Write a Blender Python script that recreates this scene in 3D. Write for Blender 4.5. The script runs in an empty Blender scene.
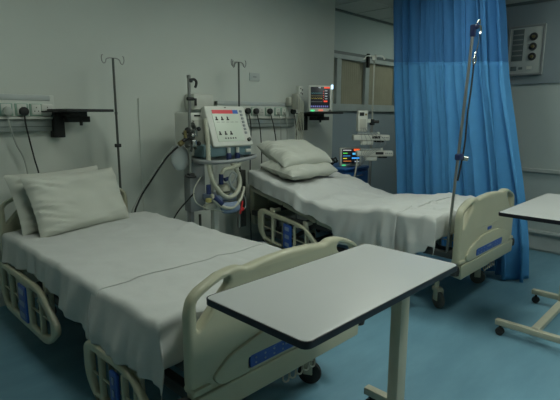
import bpy, bmesh, math, random
from mathutils import Vector, Matrix, noise, Euler
random.seed(7)
S = bpy.context.scene
C = S.collection
PI = math.pi
ORG = {}
PRE = [None]

# ------------------------------------------------------------------ materials
def new_mat(name):
    m = bpy.data.materials.new(name); m.use_nodes = True
    nt = m.node_tree
    return m, nt, nt.nodes['Principled BSDF']
def mat(name, col, rough=0.5, metal=0.0, var=0.06, scale=8.0, bump=0.0, bscale=60.0, coat=0.0, spec=None):
    m, nt, b = new_mat(name)
    tc = nt.nodes.new('ShaderNodeTexCoord')
    n = nt.nodes.new('ShaderNodeTexNoise'); n.inputs['Scale'].default_value = scale; n.inputs['Detail'].default_value = 4
    nt.links.new(tc.outputs['Object'], n.inputs['Vector'])
    r = nt.nodes.new('ShaderNodeValToRGB')
    r.color_ramp.elements[0].position = .3; r.color_ramp.elements[1].position = .7
    r.color_ramp.elements[0].color = (*[c*(1-var) for c in col], 1)
    r.color_ramp.elements[1].color = (*[min(1, c*(1+var)) for c in col], 1)
    nt.links.new(n.outputs['Fac'], r.inputs['Fac'])
    nt.links.new(r.outputs['Color'], b.inputs['Base Color'])
    b.inputs['Roughness'].default_value = rough; b.inputs['Metallic'].default_value = metal
    if coat: b.inputs['Coat Weight'].default_value = coat
    if spec is not None: b.inputs['Specular IOR Level'].default_value = spec
    if bump:
        n2 = nt.nodes.new('ShaderNodeTexNoise'); n2.inputs['Scale'].default_value = bscale; n2.inputs['Detail'].default_value = 3
        nt.links.new(tc.outputs['Object'], n2.inputs['Vector'])
        bp = nt.nodes.new('ShaderNodeBump'); bp.inputs['Strength'].default_value = bump; bp.inputs['Distance'].default_value = .01
        nt.links.new(n2.outputs['Fac'], bp.inputs['Height']); nt.links.new(bp.outputs['Normal'], b.inputs['Normal'])
    return m
def glow(name, col, s):
    m, nt, b = new_mat(name)
    b.inputs['Base Color'].default_value = (*col, 1)
    b.inputs['Emission Color'].default_value = (*col, 1); b.inputs['Emission Strength'].default_value = s
    b.inputs['Roughness'].default_value = .4
    return m
M = {}
M['wall'] = mat('wall_paint', (.54, .58, .525), .6, var=.03, scale=1.5, bump=.04, bscale=90)
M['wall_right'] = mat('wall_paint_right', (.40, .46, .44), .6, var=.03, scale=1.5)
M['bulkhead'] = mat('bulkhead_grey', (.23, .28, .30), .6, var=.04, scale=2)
M['wall_dark'] = mat('wall_panel_grey', (.27, .33, .36), .6, var=.04, scale=2)
M['wall_recess'] = mat('wall_recess_grey', (.38, .45, .44), .6, var=.03, scale=2)
M['ceil'] = mat('ceiling_paint', (.48, .51, .49), .8, var=.03, scale=3)
M['trim'] = mat('trim_paint', (.42, .46, .44), .5)
M['trim_dark'] = mat('trim_dark', (.10, .13, .13), .5)
M['cream'] = mat('cream_plastic', (.43, .43, .31), .42, var=.03, coat=.15)
M['cream_metal'] = mat('cream_enamel', (.43, .43, .33), .4, var=.05)
M['pad'] = mat('panel_blue', (.02, .08, .34), .4)
M['button'] = mat('button_print', (.20, .28, .42), .5)
M['black'] = mat('black_plastic', (.012, .014, .013), .6)
M['rubber'] = mat('black_rubber', (.02, .022, .022), .7)
M['wheel'] = mat('wheel_grey', (.07, .072, .065), .6)
M['edge'] = mat('table_edging', (.008, .008, .014), .4)
M['steel'] = mat('brushed_steel', (.32, .33, .31), .35, metal=.9)
M['dark_steel'] = mat('dark_steel', (.10, .11, .10), .4, metal=.7)
M['chrome'] = mat('chrome', (.42, .44, .42), .25, metal=1)
M['under'] = mat('bed_underframe', (.05, .055, .055), .55)
M['white_plastic'] = mat('white_plastic', (.55, .57, .51), .45, var=.04)
M['off_plastic'] = mat('offwhite_plastic', (.40, .41, .35), .45, var=.05)
M['grey_plastic'] = mat('grey_plastic', (.24, .26, .26), .5, var=.05)
M['tray_grey'] = mat('channel_grey', (.26, .30, .28), .5)
M['green_box'] = mat('socket_backbox', (.22, .34, .27), .5)
M['sheet'] = mat('white_sheet', (.50, .52, .50), .85, var=.03, scale=5, bump=.22, bscale=16, spec=.2)
M['pillow'] = mat('pillow_cotton', (.49, .51, .45), .85, var=.03, scale=4, bump=.08, bscale=14, spec=.2)
M['mattress'] = mat('mattress_cover', (.45, .46, .43), .6)
M['blue_top'] = mat('blue_laminate', (.02, .11, .32), .45)
M['teal'] = mat('teal_module', (.12, .20, .22), .45)
M['blue_conn'] = mat('navy_connector', (.012, .025, .10), .45)
M['brass'] = mat('brass', (.26, .22, .10), .35, metal=.8)
M['hose'] = mat('hose_plastic', (.42, .43, .34), .5)
M['clearbag'] = mat('pale_bag', (.32, .36, .35), .35)
M['bluebag'] = mat('pale_blue_plastic', (.20, .26, .36), .35)
M['red'] = mat('red_clip', (.55, .02, .02), .45)
M['yellow'] = mat('yellow_cap', (.32, .30, .10), .5)
M['blind'] = mat('blind_fabric', (.30, .29, .21), .8, var=.06, scale=6)
M['frame_grey'] = mat('window_frame_grey', (.36, .41, .40), .5)

def table_mat():
    m, nt, b = new_mat('white_laminate')
    tc = nt.nodes.new('ShaderNodeTexCoord')
    n = nt.nodes.new('ShaderNodeTexNoise'); n.inputs['Scale'].default_value = 3
    nt.links.new(tc.outputs['Object'], n.inputs['Vector'])
    r = nt.nodes.new('ShaderNodeValToRGB')
    r.color_ramp.elements[0].color = (.44, .46, .45, 1); r.color_ramp.elements[1].color = (.50, .52, .51, 1)
    nt.links.new(n.outputs['Fac'], r.inputs['Fac'])
    v = nt.nodes.new('ShaderNodeTexNoise'); v.inputs['Scale'].default_value = 9.0; v.inputs['Detail'].default_value = 1
    nt.links.new(tc.outputs['Object'], v.inputs['Vector'])
    r2 = nt.nodes.new('ShaderNodeValToRGB')
    r2.color_ramp.elements[0].position = .72; r2.color_ramp.elements[1].position = .80
    r2.color_ramp.elements[0].color = (1, 1, 1, 1); r2.color_ramp.elements[1].color = (.7, .7, .66, 1)
    nt.links.new(v.outputs['Fac'], r2.inputs['Fac'])
    mx = nt.nodes.new('ShaderNodeMix'); mx.data_type = 'RGBA'; mx.blend_type = 'MULTIPLY'; mx.inputs['Factor'].default_value = 1
    nt.links.new(r.outputs['Color'], mx.inputs[6]); nt.links.new(r2.outputs['Color'], mx.inputs[7])
    nt.links.new(mx.outputs[2], b.inputs['Base Color'])
    b.inputs['Roughness'].default_value = .38
    return m
M['laminate'] = table_mat()

def floor_mat():
    m, nt, b = new_mat('teal_vinyl')
    tc = nt.nodes.new('ShaderNodeTexCoord')
    mp = nt.nodes.new('ShaderNodeMapping'); mp.inputs['Scale'].default_value = (1, 3.2, 1); mp.inputs['Rotation'].default_value = (0, 0, .5)
    nt.links.new(tc.outputs['Object'], mp.inputs['Vector'])
    n = nt.nodes.new('ShaderNodeTexNoise'); n.inputs['Scale'].default_value = 1.6; n.inputs['Detail'].default_value = 6; n.inputs['Roughness'].default_value = .6
    nt.links.new(mp.outputs['Vector'], n.inputs['Vector'])
    r = nt.nodes.new('ShaderNodeValToRGB')
    r.color_ramp.elements[0].position = .3; r.color_ramp.elements[1].position = .75
    r.color_ramp.elements[0].color = (.115, .255, .335, 1); r.color_ramp.elements[1].color = (.165, .335, .43, 1)
    nt.links.new(n.outputs['Fac'], r.inputs['Fac'])
    nt.links.new(r.outputs['Color'], b.inputs['Base Color'])
    n2 = nt.nodes.new('ShaderNodeTexNoise'); n2.inputs['Scale'].default_value = 5; n2.inputs['Detail'].default_value = 5
    nt.links.new(mp.outputs['Vector'], n2.inputs['Vector'])
    mr = nt.nodes.new('ShaderNodeMapRange'); mr.inputs['To Min'].default_value = .33; mr.inputs['To Max'].default_value = .52
    nt.links.new(n2.outputs['Fac'], mr.inputs['Value']); nt.links.new(mr.outputs['Result'], b.inputs['Roughness'])
    bp = nt.nodes.new('ShaderNodeBump'); bp.inputs['Strength'].default_value = .12; bp.inputs['Distance'].default_value = .006
    nt.links.new(n2.outputs['Fac'], bp.inputs['Height']); nt.links.new(bp.outputs['Normal'], b.inputs['Normal'])
    return m
M['floor'] = floor_mat()

def cloth_mat(name, col, mesh=False):
    m, nt, b = new_mat(name)
    tc = nt.nodes.new('ShaderNodeTexCoord')
    n = nt.nodes.new('ShaderNodeTexNoise'); n.inputs['Scale'].default_value = 12
    nt.links.new(tc.outputs['Object'], n.inputs['Vector'])
    r = nt.nodes.new('ShaderNodeValToRGB')
    r.color_ramp.elements[0].color = (*[c*.92 for c in col], 1); r.color_ramp.elements[1].color = (*[c*1.08 for c in col], 1)
    nt.links.new(n.outputs['Fac'], r.inputs['Fac']); nt.links.new(r.outputs['Color'], b.inputs['Base Color'])
    b.inputs['Roughness'].default_value = .75; b.inputs['Specular IOR Level'].default_value = .25
    b.inputs['Sheen Weight'].default_value = .0
    out = nt.nodes['Material Output']
    tr = nt.nodes.new('ShaderNodeBsdfTranslucent'); tr.inputs['Color'].default_value = (*col, 1)
    ms = nt.nodes.new('ShaderNodeMixShader'); ms.inputs['Fac'].default_value = .05
    nt.links.new(b.outputs[0], ms.inputs[1]); nt.links.new(tr.outputs[0], ms.inputs[2])
    last = ms
    if mesh:
        tp = nt.nodes.new('ShaderNodeBsdfTransparent')
        m2 = nt.nodes.new('ShaderNodeMixShader'); m2.inputs['Fac'].default_value = .05
        nt.links.new(ms.outputs[0], m2.inputs[1]); nt.links.new(tp.outputs[0], m2.inputs[2]); last = m2
    nt.links.new(last.outputs[0], out.inputs['Surface'])
    return m
M['curtain'] = cloth_mat('curtain_blue', (.075, .28, .56))
M['curtain_mesh'] = cloth_mat('curtain_mesh_blue', (.045, .18, .41), True)

# ------------------------------------------------------------------ mesh helpers
def add_bm_to(bm, other):
    me = bpy.data.meshes.new('tmp'); other.to_mesh(me); other.free(); bm.from_mesh(me); bpy.data.meshes.remove(me)
class MB:
    def __init__(s): s.bm = bmesh.new()
    def box(s, c, d, bev=0.0, rot=None, seg=2):
        b = bmesh.new(); bmesh.ops.create_cube(b, size=1)
        for v in b.verts: v.co = Vector((v.co.x*d[0], v.co.y*d[1], v.co.z*d[2]))
        if bev: bmesh.ops.bevel(b, geom=b.edges[:], offset=min(bev, min(d)*.49), segments=seg, affect='EDGES', profile=.5)
        m = Matrix.Translation(Vector(c))
        if rot is not None: m = m @ (rot if isinstance(rot, Matrix) else Euler(rot).to_matrix().to_4x4())
        b.transform(m); add_bm_to(s.bm, b); return s
    def box2(s, a, b, bev=0.0):
        a, b = Vector(a), Vector(b)
        return s.box((a+b)/2, [abs(x) for x in (b-a)], bev)
    def tube(s, pts, r, seg=8, smooth=0, closed=False, caps=True):
        pts = [Vector(p) for p in pts]
        if smooth: pts = catmull(pts, smooth, closed)
        rr = r if isinstance(r, (list, tuple)) else [r]*len(pts)
        if len(rr) != len(pts): rr = [rr[0]+(rr[-1]-rr[0])*i/(len(pts)-1) for i in range(len(pts))]
        n = len(pts); rings = []
        up = None
        for i, p in enumerate(pts):
            if closed: t = (pts[(i+1) % n]-pts[i-1])
            else: t = pts[min(i+1, n-1)]-pts[max(i-1, 0)]
            t = t.normalized() if t.length > 1e-9 else Vector((0, 0, 1))
            if up is None: up = Vector((0, 0, 1)) if abs(t.z) < .9 else Vector((1, 0, 0))
            a = (up - t*up.dot(t))
            if a.length < 1e-4: a = t.orthogonal()
            a.normalize(); up = a; bb = t.cross(a)
            rings.append([s.bm.verts.new(p+(a*math.cos(2*PI*k/seg)+bb*math.sin(2*PI*k/seg))*rr[i]) for k in range(seg)])
        for i in range(n if closed else n-1):
            A, B = rings[i], rings[(i+1) % n]
            for k in range(seg):
                s.bm.faces.new((A[k], A[(k+1) % seg], B[(k+1) % seg], B[k]))
        if caps and not closed:
            s.bm.faces.new(rings[0][::-1]); s.bm.faces.new(rings[-1])
        return s
    def cyl(s, a, b, r, seg=20, r2=None): return s.tube([a, b], [r, r if r2 is None else r2], seg)
    def lathe(s, c, prof, seg=24, axis='z'):
        rings = []
        for (r, h) in prof:
            ring = []
            for k in range(seg):
                a = 2*PI*k/seg; x, y = r*math.cos(a), r*math.sin(a)
                v = (x, y, h) if axis == 'z' else ((x, h, y) if axis == 'y' else (h, x, y))
                ring.append(s.bm.verts.new(Vector(c)+Vector(v)))
            rings.append(ring)
        for A, B in zip(rings, rings[1:]):
            for k in range(seg): s.bm.faces.new((A[k], A[(k+1) % seg], B[(k+1) % seg], B[k]))
        s.bm.faces.new(rings[0]); s.bm.faces.new(rings[-1]); return s
    def ball(s, c, r, sc=(1, 1, 1), seg=16):
        b = bmesh.new(); bmesh.ops.create_uvsphere(b, u_segments=seg, v_segments=seg//2+2, radius=r)
        for v in b.verts: v.co = Vector((v.co.x*sc[0], v.co.y*sc[1], v.co.z*sc[2]))+Vector(c)
        add_bm_to(s.bm, b); return s
    def plate(s, outer, holes, thick, bev, plane='xz', off=(0, 0, 0), res=3):
        """extruded outline with holes; outline points lie in the given plane"""
        cu = bpy.data.curves.new('c', 'CURVE'); cu.dimensions = '2D'; cu.fill_mode = 'BOTH'
        for pts in [outer]+list(holes):
            sp = cu.splines.new('POLY'); sp.points.add(len(pts)-1); sp.use_cyclic_u = True
            for p, q in zip(sp.points, pts): p.co = (q[0], q[1], 0, 1)
        cu.extrude = thick/2-bev; cu.bevel_depth = bev; cu.bevel_resolution = res; cu.offset = -bev
        o = bpy.data.objects.new('c', cu)
        C.objects.link(o); bpy.context.view_layer.update()
        dg = bpy.context.evaluated_depsgraph_get()
        me = bpy.data.meshes.new_from_object(o.evaluated_get(dg))
        bpy.data.objects.remove(o); bpy.data.curves.remove(cu)
        for v in me.vertices:
            x, y, z = v.co
            v.co = (Vector((x, -z, y)) if plane == 'xz' else Vector((z, x, y)) if plane == 'yz' else Vector((x, y, z)))+Vector(off)
        s.bm.from_mesh(me); bpy.data.meshes.remove(me); bmesh.ops.remove_doubles(s.bm, verts=s.bm.verts, dist=1e-5)
        return s
    def xform(s, m): s.bm.transform(m); return s
    def build(s, name, m, parent=None, smooth=True, label=None):
        bmesh.ops.recalc_face_normals(s.bm, faces=s.bm.faces)
        if PRE[0] is not None: s.bm.transform(PRE[0])
        if parent is not None: o0 = ORG[parent.name]
        else: # origin at base centre
            xs = [v.co for v in s.bm.verts]
            lo = [min(c[i] for c in xs) for i in range(3)]; hi = [max(c[i] for c in xs) for i in range(3)]
            o0 = Vector(((lo[0]+hi[0])/2, (lo[1]+hi[1])/2, lo[2]))
        s.bm.transform(Matrix.Translation(-o0))
        me = bpy.data.meshes.new(name); s.bm.to_mesh(me); s.bm.free()
        if smooth:
            for p in me.polygons: p.use_smooth = True
            me.set_sharp_from_angle(angle=math.radians(40))
        me.materials.append(m if not isinstance(m, str) else M[m])
        o = bpy.data.objects.new(name, me); C.objects.link(o)
        if parent is not None: o.parent = parent
        else: o.location = o0
        ORG[o.name] = o0
        if label: o['label'] = label
        return o
def catmull(p, n, closed=False):
    out = []; L = len(p)
    rng = range(L if closed else L-1)
    for i in rng:
        if closed: a, b, c, d = p[i-1], p[i], p[(i+1) % L], p[(i+2) % L]
        else: a, b, c, d = p[max(i-1, 0)], p[i], p[i+1], p[min(i+2, L-1)]
        for k in range(n):
            t = k/n
            out.append(.5*((2*b)+(c-a)*t+(2*a-5*b+4*c-d)*t*t+(3*b-a-3*c+d)*t**3))
    if not closed: out.append(p[-1])
    return out
def smooth2(pts, n=4):
    return [(v.x, v.y) for v in catmull([Vector((a, b, 0)) for a, b in pts], n, True)]
def rrect(x0, y0, x1, y1, r, n=5):
    out = []
    for cx, cy, a0 in ((x1-r, y1-r, 0), (x0+r, y1-r, 90), (x0+r, y0+r, 180), (x1-r, y0+r, 270)):
        for k in range(n+1):
            a = math.radians(a0+90*k/n); out.append((cx+r*math.cos(a), cy+r*math.sin(a)))
    return out
def round_poly(pts, r, n=4):
    out = []; L = len(pts)
    rs = r if isinstance(r, (list, tuple)) else [r]*L
    for i in range(L):
        p = Vector(pts[i]); a = Vector(pts[i-1])-p; b = Vector(pts[(i+1) % L])-p
        rr = min(rs[i], a.length*.45, b.length*.45)
        A = p+a.normalized()*rr; B = p+b.normalized()*rr
        for k in range(n+1):
            t = k/n; q = A*(1-t)**2+p*2*t*(1-t)+B*t*t; out.append((q.x, q.y))
    return out
def thing(name, loc, label, cat, group=None):
    o = bpy.data.objects.new(name, None); C.objects.link(o); o.location = loc; o.empty_display_size = .05
    o['label'] = label; o['category'] = cat
    if group: o['group'] = group
    ORG[o.name] = Vector(loc); return o
def tag(o, label, cat, group=None):
    o['label'] = label; o['category'] = cat
    if group: o['group'] = group
    return o
def struct(o): o['kind'] = 'structure'; return o
def lerp_tab(tab):
    def f(y):
        if y <= tab[0][0]: return tab[0][1]
        for (a, va), (b, vb) in zip(tab, tab[1:]):
            if y <= b:
                t = (y-a)/(b-a); t = t*t*(3-2*t); return va+(vb-va)*t
        return tab[-1][1]
    return f
def lerp_lin(tab):
    def f(y):
        if y <= tab[0][0]: return tab[0][1]
        for (a, va), (b, vb) in zip(tab, tab[1:]):
            if y <= b: return va+(vb-va)*(y-a)/(b-a)
        return tab[-1][1]
    return f
def nz(x, y, z=0.0): return noise.noise(Vector((x, y, z)))

# ------------------------------------------------------------------ room
WB, XR, XC, ZC = 3.9, 5.49, 4.97, 2.9
struct(MB().box2((-1.6, -2.2, -.1), (7.3, 4.3, 0)).build('floor', 'floor', smooth=False))
struct(MB().box2((-1.6, -2.2, ZC), (7.3, 4.3, ZC+.1)).build('ceiling', 'ceil', smooth=False))
struct(MB().box2((-1.6, WB, 0), (XC, WB+.4, ZC)).build('wall_back', 'wall', smooth=False))
struct(MB().box2((XC, 4.2, 0), (7.3, 4.3, 1.55)).box2((XC, 4.2, 2.35), (7.3, 4.3, ZC)).build('wall_recess', 'wall_recess', smooth=False))
struct(MB().box2((-1.7, -2.2, 0), (-1.6, 4.3, ZC)).build('wall_left', 'wall', smooth=False))
struct(MB().box2((-1.7, -2.3, 0), (7.3, -2.2, ZC)).build('wall_front', 'wall', smooth=False))
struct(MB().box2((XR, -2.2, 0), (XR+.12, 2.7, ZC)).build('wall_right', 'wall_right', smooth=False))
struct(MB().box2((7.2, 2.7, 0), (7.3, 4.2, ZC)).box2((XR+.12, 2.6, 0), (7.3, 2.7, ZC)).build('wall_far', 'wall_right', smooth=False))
# recess: lower panel, window with blinds
struct(MB().box2((XC+.02, 4.17, .0), (7.2, 4.2, 1.50)).build('wall_dado', 'wall_dark', smooth=False))
wf = MB()
wf.box2((XC, 4.13, 1.52), (7.2, 4.2, 1.62)).box2((XC, 4.13, 2.24), (7.2, 4.2, 2.33))
for x in (5.40, 6.10, 6.95): wf.box2((x-.05, 4.14, 1.62), (x+.05, 4.2, 2.24))
wfo = struct(wf.build('window_1', 'frame_grey', smooth=False))
def blind(x0, x1):
    b = MB(); n = 60
    for i in range(n):
        a = x0+(x1-x0)*i/n; c = x0+(x1-x0)*(i+1)/n
        ya = 4.185+.002*math.sin(i*1.25); yb = 4.185+.002*math.sin((i+1)*1.25)
        vs = [b.bm.verts.new(v) for v in ((a, ya, 1.62), (c, yb, 1.62), (c, yb, 2.24), (a, ya, 2.24))]; b.bm.faces.new(vs)
    bmesh.ops.remove_doubles(b.bm, verts=b.bm.verts, dist=1e-5)
    for f in list(b.bm.faces): pass
    r = bmesh.ops.extrude_face_region(b.bm, geom=b.bm.faces[:])
    for v in [e for e in r['geom'] if isinstance(e, bmesh.types.BMVert)]: v.co.y += .004
    return b
for a, c in ((5.02, 5.35), (5.45, 6.05), (6.15, 6.90), (7.0, 7.18)):
    blind(a, c).build('blind', 'blind', wfo)
MB().box2((XC, 4.125, 2.30), (7.2, 4.15, 2.34)).build('head_rail', 'trim_dark', wfo, False)
MB().box2((6.03, 4.08, 2.16), (6.065, 4.125, 2.36), .004).build('catch', 'black', wfo)
# back wall seams and skirting, right wall mouldings
struct(MB().box2((2.145, WB-.012, 0), (2.165, WB, 1.60), .003).build('trim_1', 'wall', smooth=False))
struct(MB().box2((-1.6, WB-.015, 0), (XC, WB, .10)).build('baseboard_back', 'trim', smooth=False))
struct(MB().box2((XR-.035, -2.2, .86), (XR, 2.7, .90), .005).build('trim_2', 'trim', smooth=False))
struct(MB().box2((XR-.02, -2.2, .02), (XR, 2.7, .16), .004).box2((XR-.05, -2.2, .20), (XR, 2.7, .235), .008).build('baseboard_right', 'trim', smooth=False))
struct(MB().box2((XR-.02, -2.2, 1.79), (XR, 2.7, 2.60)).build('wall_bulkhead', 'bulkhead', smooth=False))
struct(MB().box2((XR-.03, -2.2, 2.60), (XR, 2.7, 2.63)).build('trim_3', 'trim_dark', smooth=False))
# ceiling grid over the recess
cg = MB()
for x in (4.6, 5.2, 5.8, 6.4, 7.0): cg.box2((x-.012, 3.0, ZC-.006), (x+.012, 4.2, ZC))
for y in (3.6,): cg.box2((4.4, y-.012, ZC-.006), (7.2, y+.012, ZC))
struct(cg.build('trim_4', 'trim', smooth=False))
struct(MB().box2((XC, 4.17, ZC-.025), (7.2, 4.2, ZC)).build('trim_5', 'trim_dark', smooth=False))

# ceiling lights
LS = 18.6
for k, (x, y, st, w) in enumerate([(.9, 2.2, .56, 'above the near bed'), (3.4, 2.0, 1.0, 'above the bed by the curtain'), (2.1, -.2, 1.75, 'near the viewer at left, added to light the table and floor'), (4.5, .1, .85, 'near the viewer at right'), (6.85, 3.0, .45, 'in the bay beyond the curtain, added to brighten the recess')]):  # near-left and bay panels are added to lift table, floor and recess
    LM = glow('lamp_diffuser', (.94, 1.0, .90), LS*st)
    t = thing('ceiling_light', (x, y, ZC-.04), 'square recessed ceiling light '+w, 'ceiling light', None)
    MB().plate(rrect(x-.32, y-.32, x+.32, y+.32, .01), [rrect(x-.29, y-.29, x+.29, y+.29, .01)], .04, .004, 'xy', (0, 0, ZC-.02)).build('frame', 'white_plastic', t)
    MB().box2((x-.29, y-.29, ZC-.03), (x+.29, y+.29, ZC-.012)).build('diffuser', LM, t, False)

# ------------------------------------------------------------------ beds
ENDOUT = [(-.51, .31), (.51, .31), (.525, .34), (.535, .42), (.545, .46), (.545, .74), (.53, .792), (.50, .818), (.44, .845), (.38, .865), (.33, .873), (.285, .872), (.255, .858),
          (.15, .870), (0, .876), (-.15, .870), (-.255, .858), (-.285, .872), (-.33, .873), (-.38, .865), (-.44, .845), (-.50, .818), (-.53, .792), (-.545, .74), (-.545, .46), (-.535, .42), (-.525, .34)]
def endboard(mb, ox, oy, top=0.0, k=.975):
    out = [(x*k+ox, z+(top if z > .5 else 0)) for x, z in ENDOUT]
    holes = []
    for s in (-1, 1):
        h = [(s*.502, .665), (s*.503, .780), (s*.475, .803), (s*.375, .842), (s*.345, .838), (s*.345, .815)]
        h = round_poly([(a+ox, b+top) for a, b in h], .018, 3)
        h = [((a-ox)*k+ox, b) for a, b in h]; holes.append(h)
    mb.plate(round_poly(out, .02, 2), holes, .055, .018, 'xz', (0, oy, 0), 3)
    return mb
def side_rail(t, x, y0, y1, zt, zb, s, tag_pad=True):
    """bed side rail lying in a vertical plane at x, s = which way is outward"""
    h = zt-zb
    out = round_poly([(y0+.16, zb), (y1-.10, zb), (y1, zb+.10), (y1, zt-.04), (y1-.06, zt), (y0+.22, zt), (y0, zt-.16), (y0, zb+.12)], [.08, .08, .08, .06, .06, .16, .10, .08], 5)
    ws = y0+.06; holes = []; n = 5; gap = (y1-.06-ws)/n
    for i in range(n):
        a = ws+gap*i+.012; b = ws+gap*(i+1)-.012
        zt2 = zt-.045; zb2 = zb+.05
        if i == 0: p = [(a+.02, zb2+.04), (b, zb2), (b, zt2-.03), (a+.015, zt2-.12)]
        elif i == 2: continue
        elif i == n-1: p = [(a, zb2), (b-.03, zb2), (b, zb2+.05), (b, zt2-.02), (b-.02, zt2), (a, zt2)]
        else: p = [(a, zb2), (b, zb2), (b, zt2), (a, zt2)]
        holes.append(round_poly(p, .014, 3))
    r = MB().plate(out, holes, .034, .013, 'yz', (x, 0, 0)).build('side_rail', 'cream', t)
    a = ws+gap*2
    p = MB().plate(rrect(a+.02, zb+.05, a+gap-.02, zt-.05, .012), [], .014, .003, 'yz', (x+s*.020, 0, 0)).build('control_pad', 'pad', r, label='blue control pad with arrow buttons')
    for k in range(3):
        zc = zb+.09+(h-.18)*k/2
        MB().plate(rrect(a+.045, zc-.018, a+gap-.045, zc+.018, .006), [], .004, .001, 'yz', (x+s*.029, 0, 0)).build('arrow_button', 'button', p)
    # lateral dividing bar in the slots + swing arms
    m = MB()
    m.tube([(x-s*.0, ws+.02, (zt+zb)/2), (x, y1-.06, (zt+zb)/2-.01)], .006, 6)
    m.build('cross_bar', 'cream', r)
    for yy in (y0+.24, y1-.16):
        g = MB()
        g.box((x-s*.035, yy, zt-.01), (.03, .05, .07), .008).box((x-s*.055, yy, (zt+zb)/2+.02), (.02, .04, h*.7), .006)
        g.box((x-s*.09, yy, zt+.0), (.10, .03, .03), .005)
        g.build('swing_arm', 'cream_metal', r)
def caster(t, x, y, ang):
    ox0 = x
    c = MB()
    R = Matrix.Translation((x, y, 0)) @ Matrix.Rotation(ang, 4, 'Z')
    c.cyl((0, 0, .155), (0, 0, .23), .018, 14)
    c.box((0, -.01, .145), (.06, .075, .035), .012)
    for s in (-1, 1): c.box((s*.026, -.025, .105), (.008, .05, .085), .003)
    c.xform(R)
    co = c.build('caster', 'cream_metal', t)
    w = MB().lathe((0, -.03, .065), [(.02, -.02), (.052, -.02), (.063, -.013), (.065, 0), (.063, .013), (.052, .02), (.02, .02)], 28, 'x').xform(R)
    w.build('wheel', 'wheel' if ox0 > 2 else 'rubber', co)
def hospital_bed(ox, oy, prof, lab, dzr, hy1):
    L = 2.27
    t = thing('hospital_bed', (ox, oy+L/2, 0), lab, 'hospital bed', None)
    # footboard
    fb = endboard(MB(), ox, oy).build('footboard', 'cream', t)
    # recessed lower band on the outer face + raised arch
    b = MB()
    b.plate(round_poly([(ox-.51, .312), (ox+.51, .312), (ox+.52, .415), (ox-.52, .415)], .01, 2), [], .03, .008, 'xz', (0, oy-.028, 0))
    b.build('bumper_band', 'cream', fb)
    a = MB()
    a.plate(round_poly([(ox-.40, .418), (ox+.40, .418), (ox+.44, .46), (ox+.36, .525), (ox+.15, .575), (ox-.15, .575), (ox-.36, .525), (ox-.44, .46)], .06, 5),
            [round_poly([(ox-.26, .435), (ox+.26, .435), (ox+.26, .48), (ox-.26, .48)], .01, 3)], .02, .006, 'xz', (0, oy-.031, 0))
    a.build('control_surround', 'cream', fb)
    p = MB().plate(rrect(ox-.25, .432, ox+.25, .488, .008), [], .012, .003, 'xz', (0, oy-.036, 0)).build('control_panel', 'pad', fb, label='blue control panel with rows of pale buttons')
    for i in range(9):
        for j in range(2):
            if i in (4,): continue
            MB().plate(rrect(ox-.225+i*.053, .444+j*.022, ox-.215+i*.053, .452+j*.022, .003, 2), [], .003, .0005, 'xz', (0, oy-.0425, 0), 1).build('button', 'button', p)
    k = MB(); k.plate(rrect(ox-.045, .462, ox+.02, .474, .002, 2), [], .003, .0005, 'xz', (0, oy-.0425, 0), 1)
    k.build('button', 'button', p)
    MB().plate(rrect(ox-.045, .592, ox+.035, .616, .01), [], .004, .001, 'xz', (0, oy-.0285, 0)).build('maker_badge', 'pad', fb, label='small blue badge')
    MB().box2((ox-.20, oy-.0295, .635), (ox+.20, oy-.0255, .638)).build('groove', 'cream_metal', fb)
    for s in (-1, 1):
        MB().lathe((ox+s*.555, oy-.01, .38), [(.012, -.03), (.032, -.028), (.036, 0), (.032, .028), (.012, .03)], 20).build('corner_bumper', 'rubber', t)
        MB().box((ox+s*.485, oy-.005, .435), (.085, .075, .03), .012).build('post_collar', 'cream', fb)
    # headboard
    hx = ox-.05 if ox < 2 else ox+.07
    hb = endboard(MB(), hx, oy+L, .03, .88).build('headboard', 'cream', t)
    MB().plate(round_poly([(hx-.26, .5), (hx+.26, .5), (hx+.23, .83), (hx-.23, .83)], .05, 4), [], .012, .004, 'xz', (0, oy+L-.03, 0)).build('inset_panel', 'cream', hb)
    # base frame
    u = MB()
    for s in (-1, 1): u.box((ox+s*.36, oy+L/2, .245), (.05, 1.95, .06), .008)
    for yy in (.18, .75, 1.5, 2.08): u.box((ox, oy+yy, .25), (.74, .05, .05), .008)
    u.build('base_frame', 'under', t)
    for yy in (.45, 1.75):
        u = MB()
        for s in (-1, 1):
            u.tube([(ox+s*.25, oy+yy, .26), (ox+s*.25, oy+yy+(.32 if yy < 1 else -.32), .46)], .022, 10)
        u.box((ox, oy+yy+(.32 if yy < 1 else -.32), .46), (.62, .04, .04), .006)
        u.build('lift_arm', 'under', t)
    MB().box((ox-.05, oy+1.08, .34), (.22, .55, .12), .02).cyl((ox-.05, oy+.62, .36), (ox-.05, oy+.85, .35), .025).build('actuator', 'under', t)
    # lower side frame
    f = MB()
    for s in (-1, 1): f.box((ox+s*.44, oy+L/2, .455), (.04, 2.16, .05), .008)
    f.box((ox, oy+.08, .45), (.9, .05, .05), .008).box((ox, oy+L-.09, .45), (.9, .05, .05), .008)
    f.build('lift_frame', 'under', t)
    # mattress deck: cream edge strips following the profile in sections
    ys = [.20, .62, 1.08, 1.30, 1.72, 2.17]
    for a_, b_ in zip(ys, ys[1:]):
        d = MB(); za, zb_ = prof(a_)-.15, prof(b_)-.15
        ang = math.atan2(zb_-za, b_-a_); ln = math.hypot(b_-a_, zb_-za)-.02
        rot = Euler((ang, 0, 0)).to_matrix().to_4x4()
        cz = (za+zb_)/2-.02
        for s in (-1, 1): d.box((ox+s*.485, oy+(a_+b_)/2, cz), (.05, ln, .045), .012, rot)
        d.box((ox, oy+(a_+b_)/2, cz), (.94, ln, .018), .003, rot)
        d.build('deck_section', 'cream_metal', t)
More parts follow.
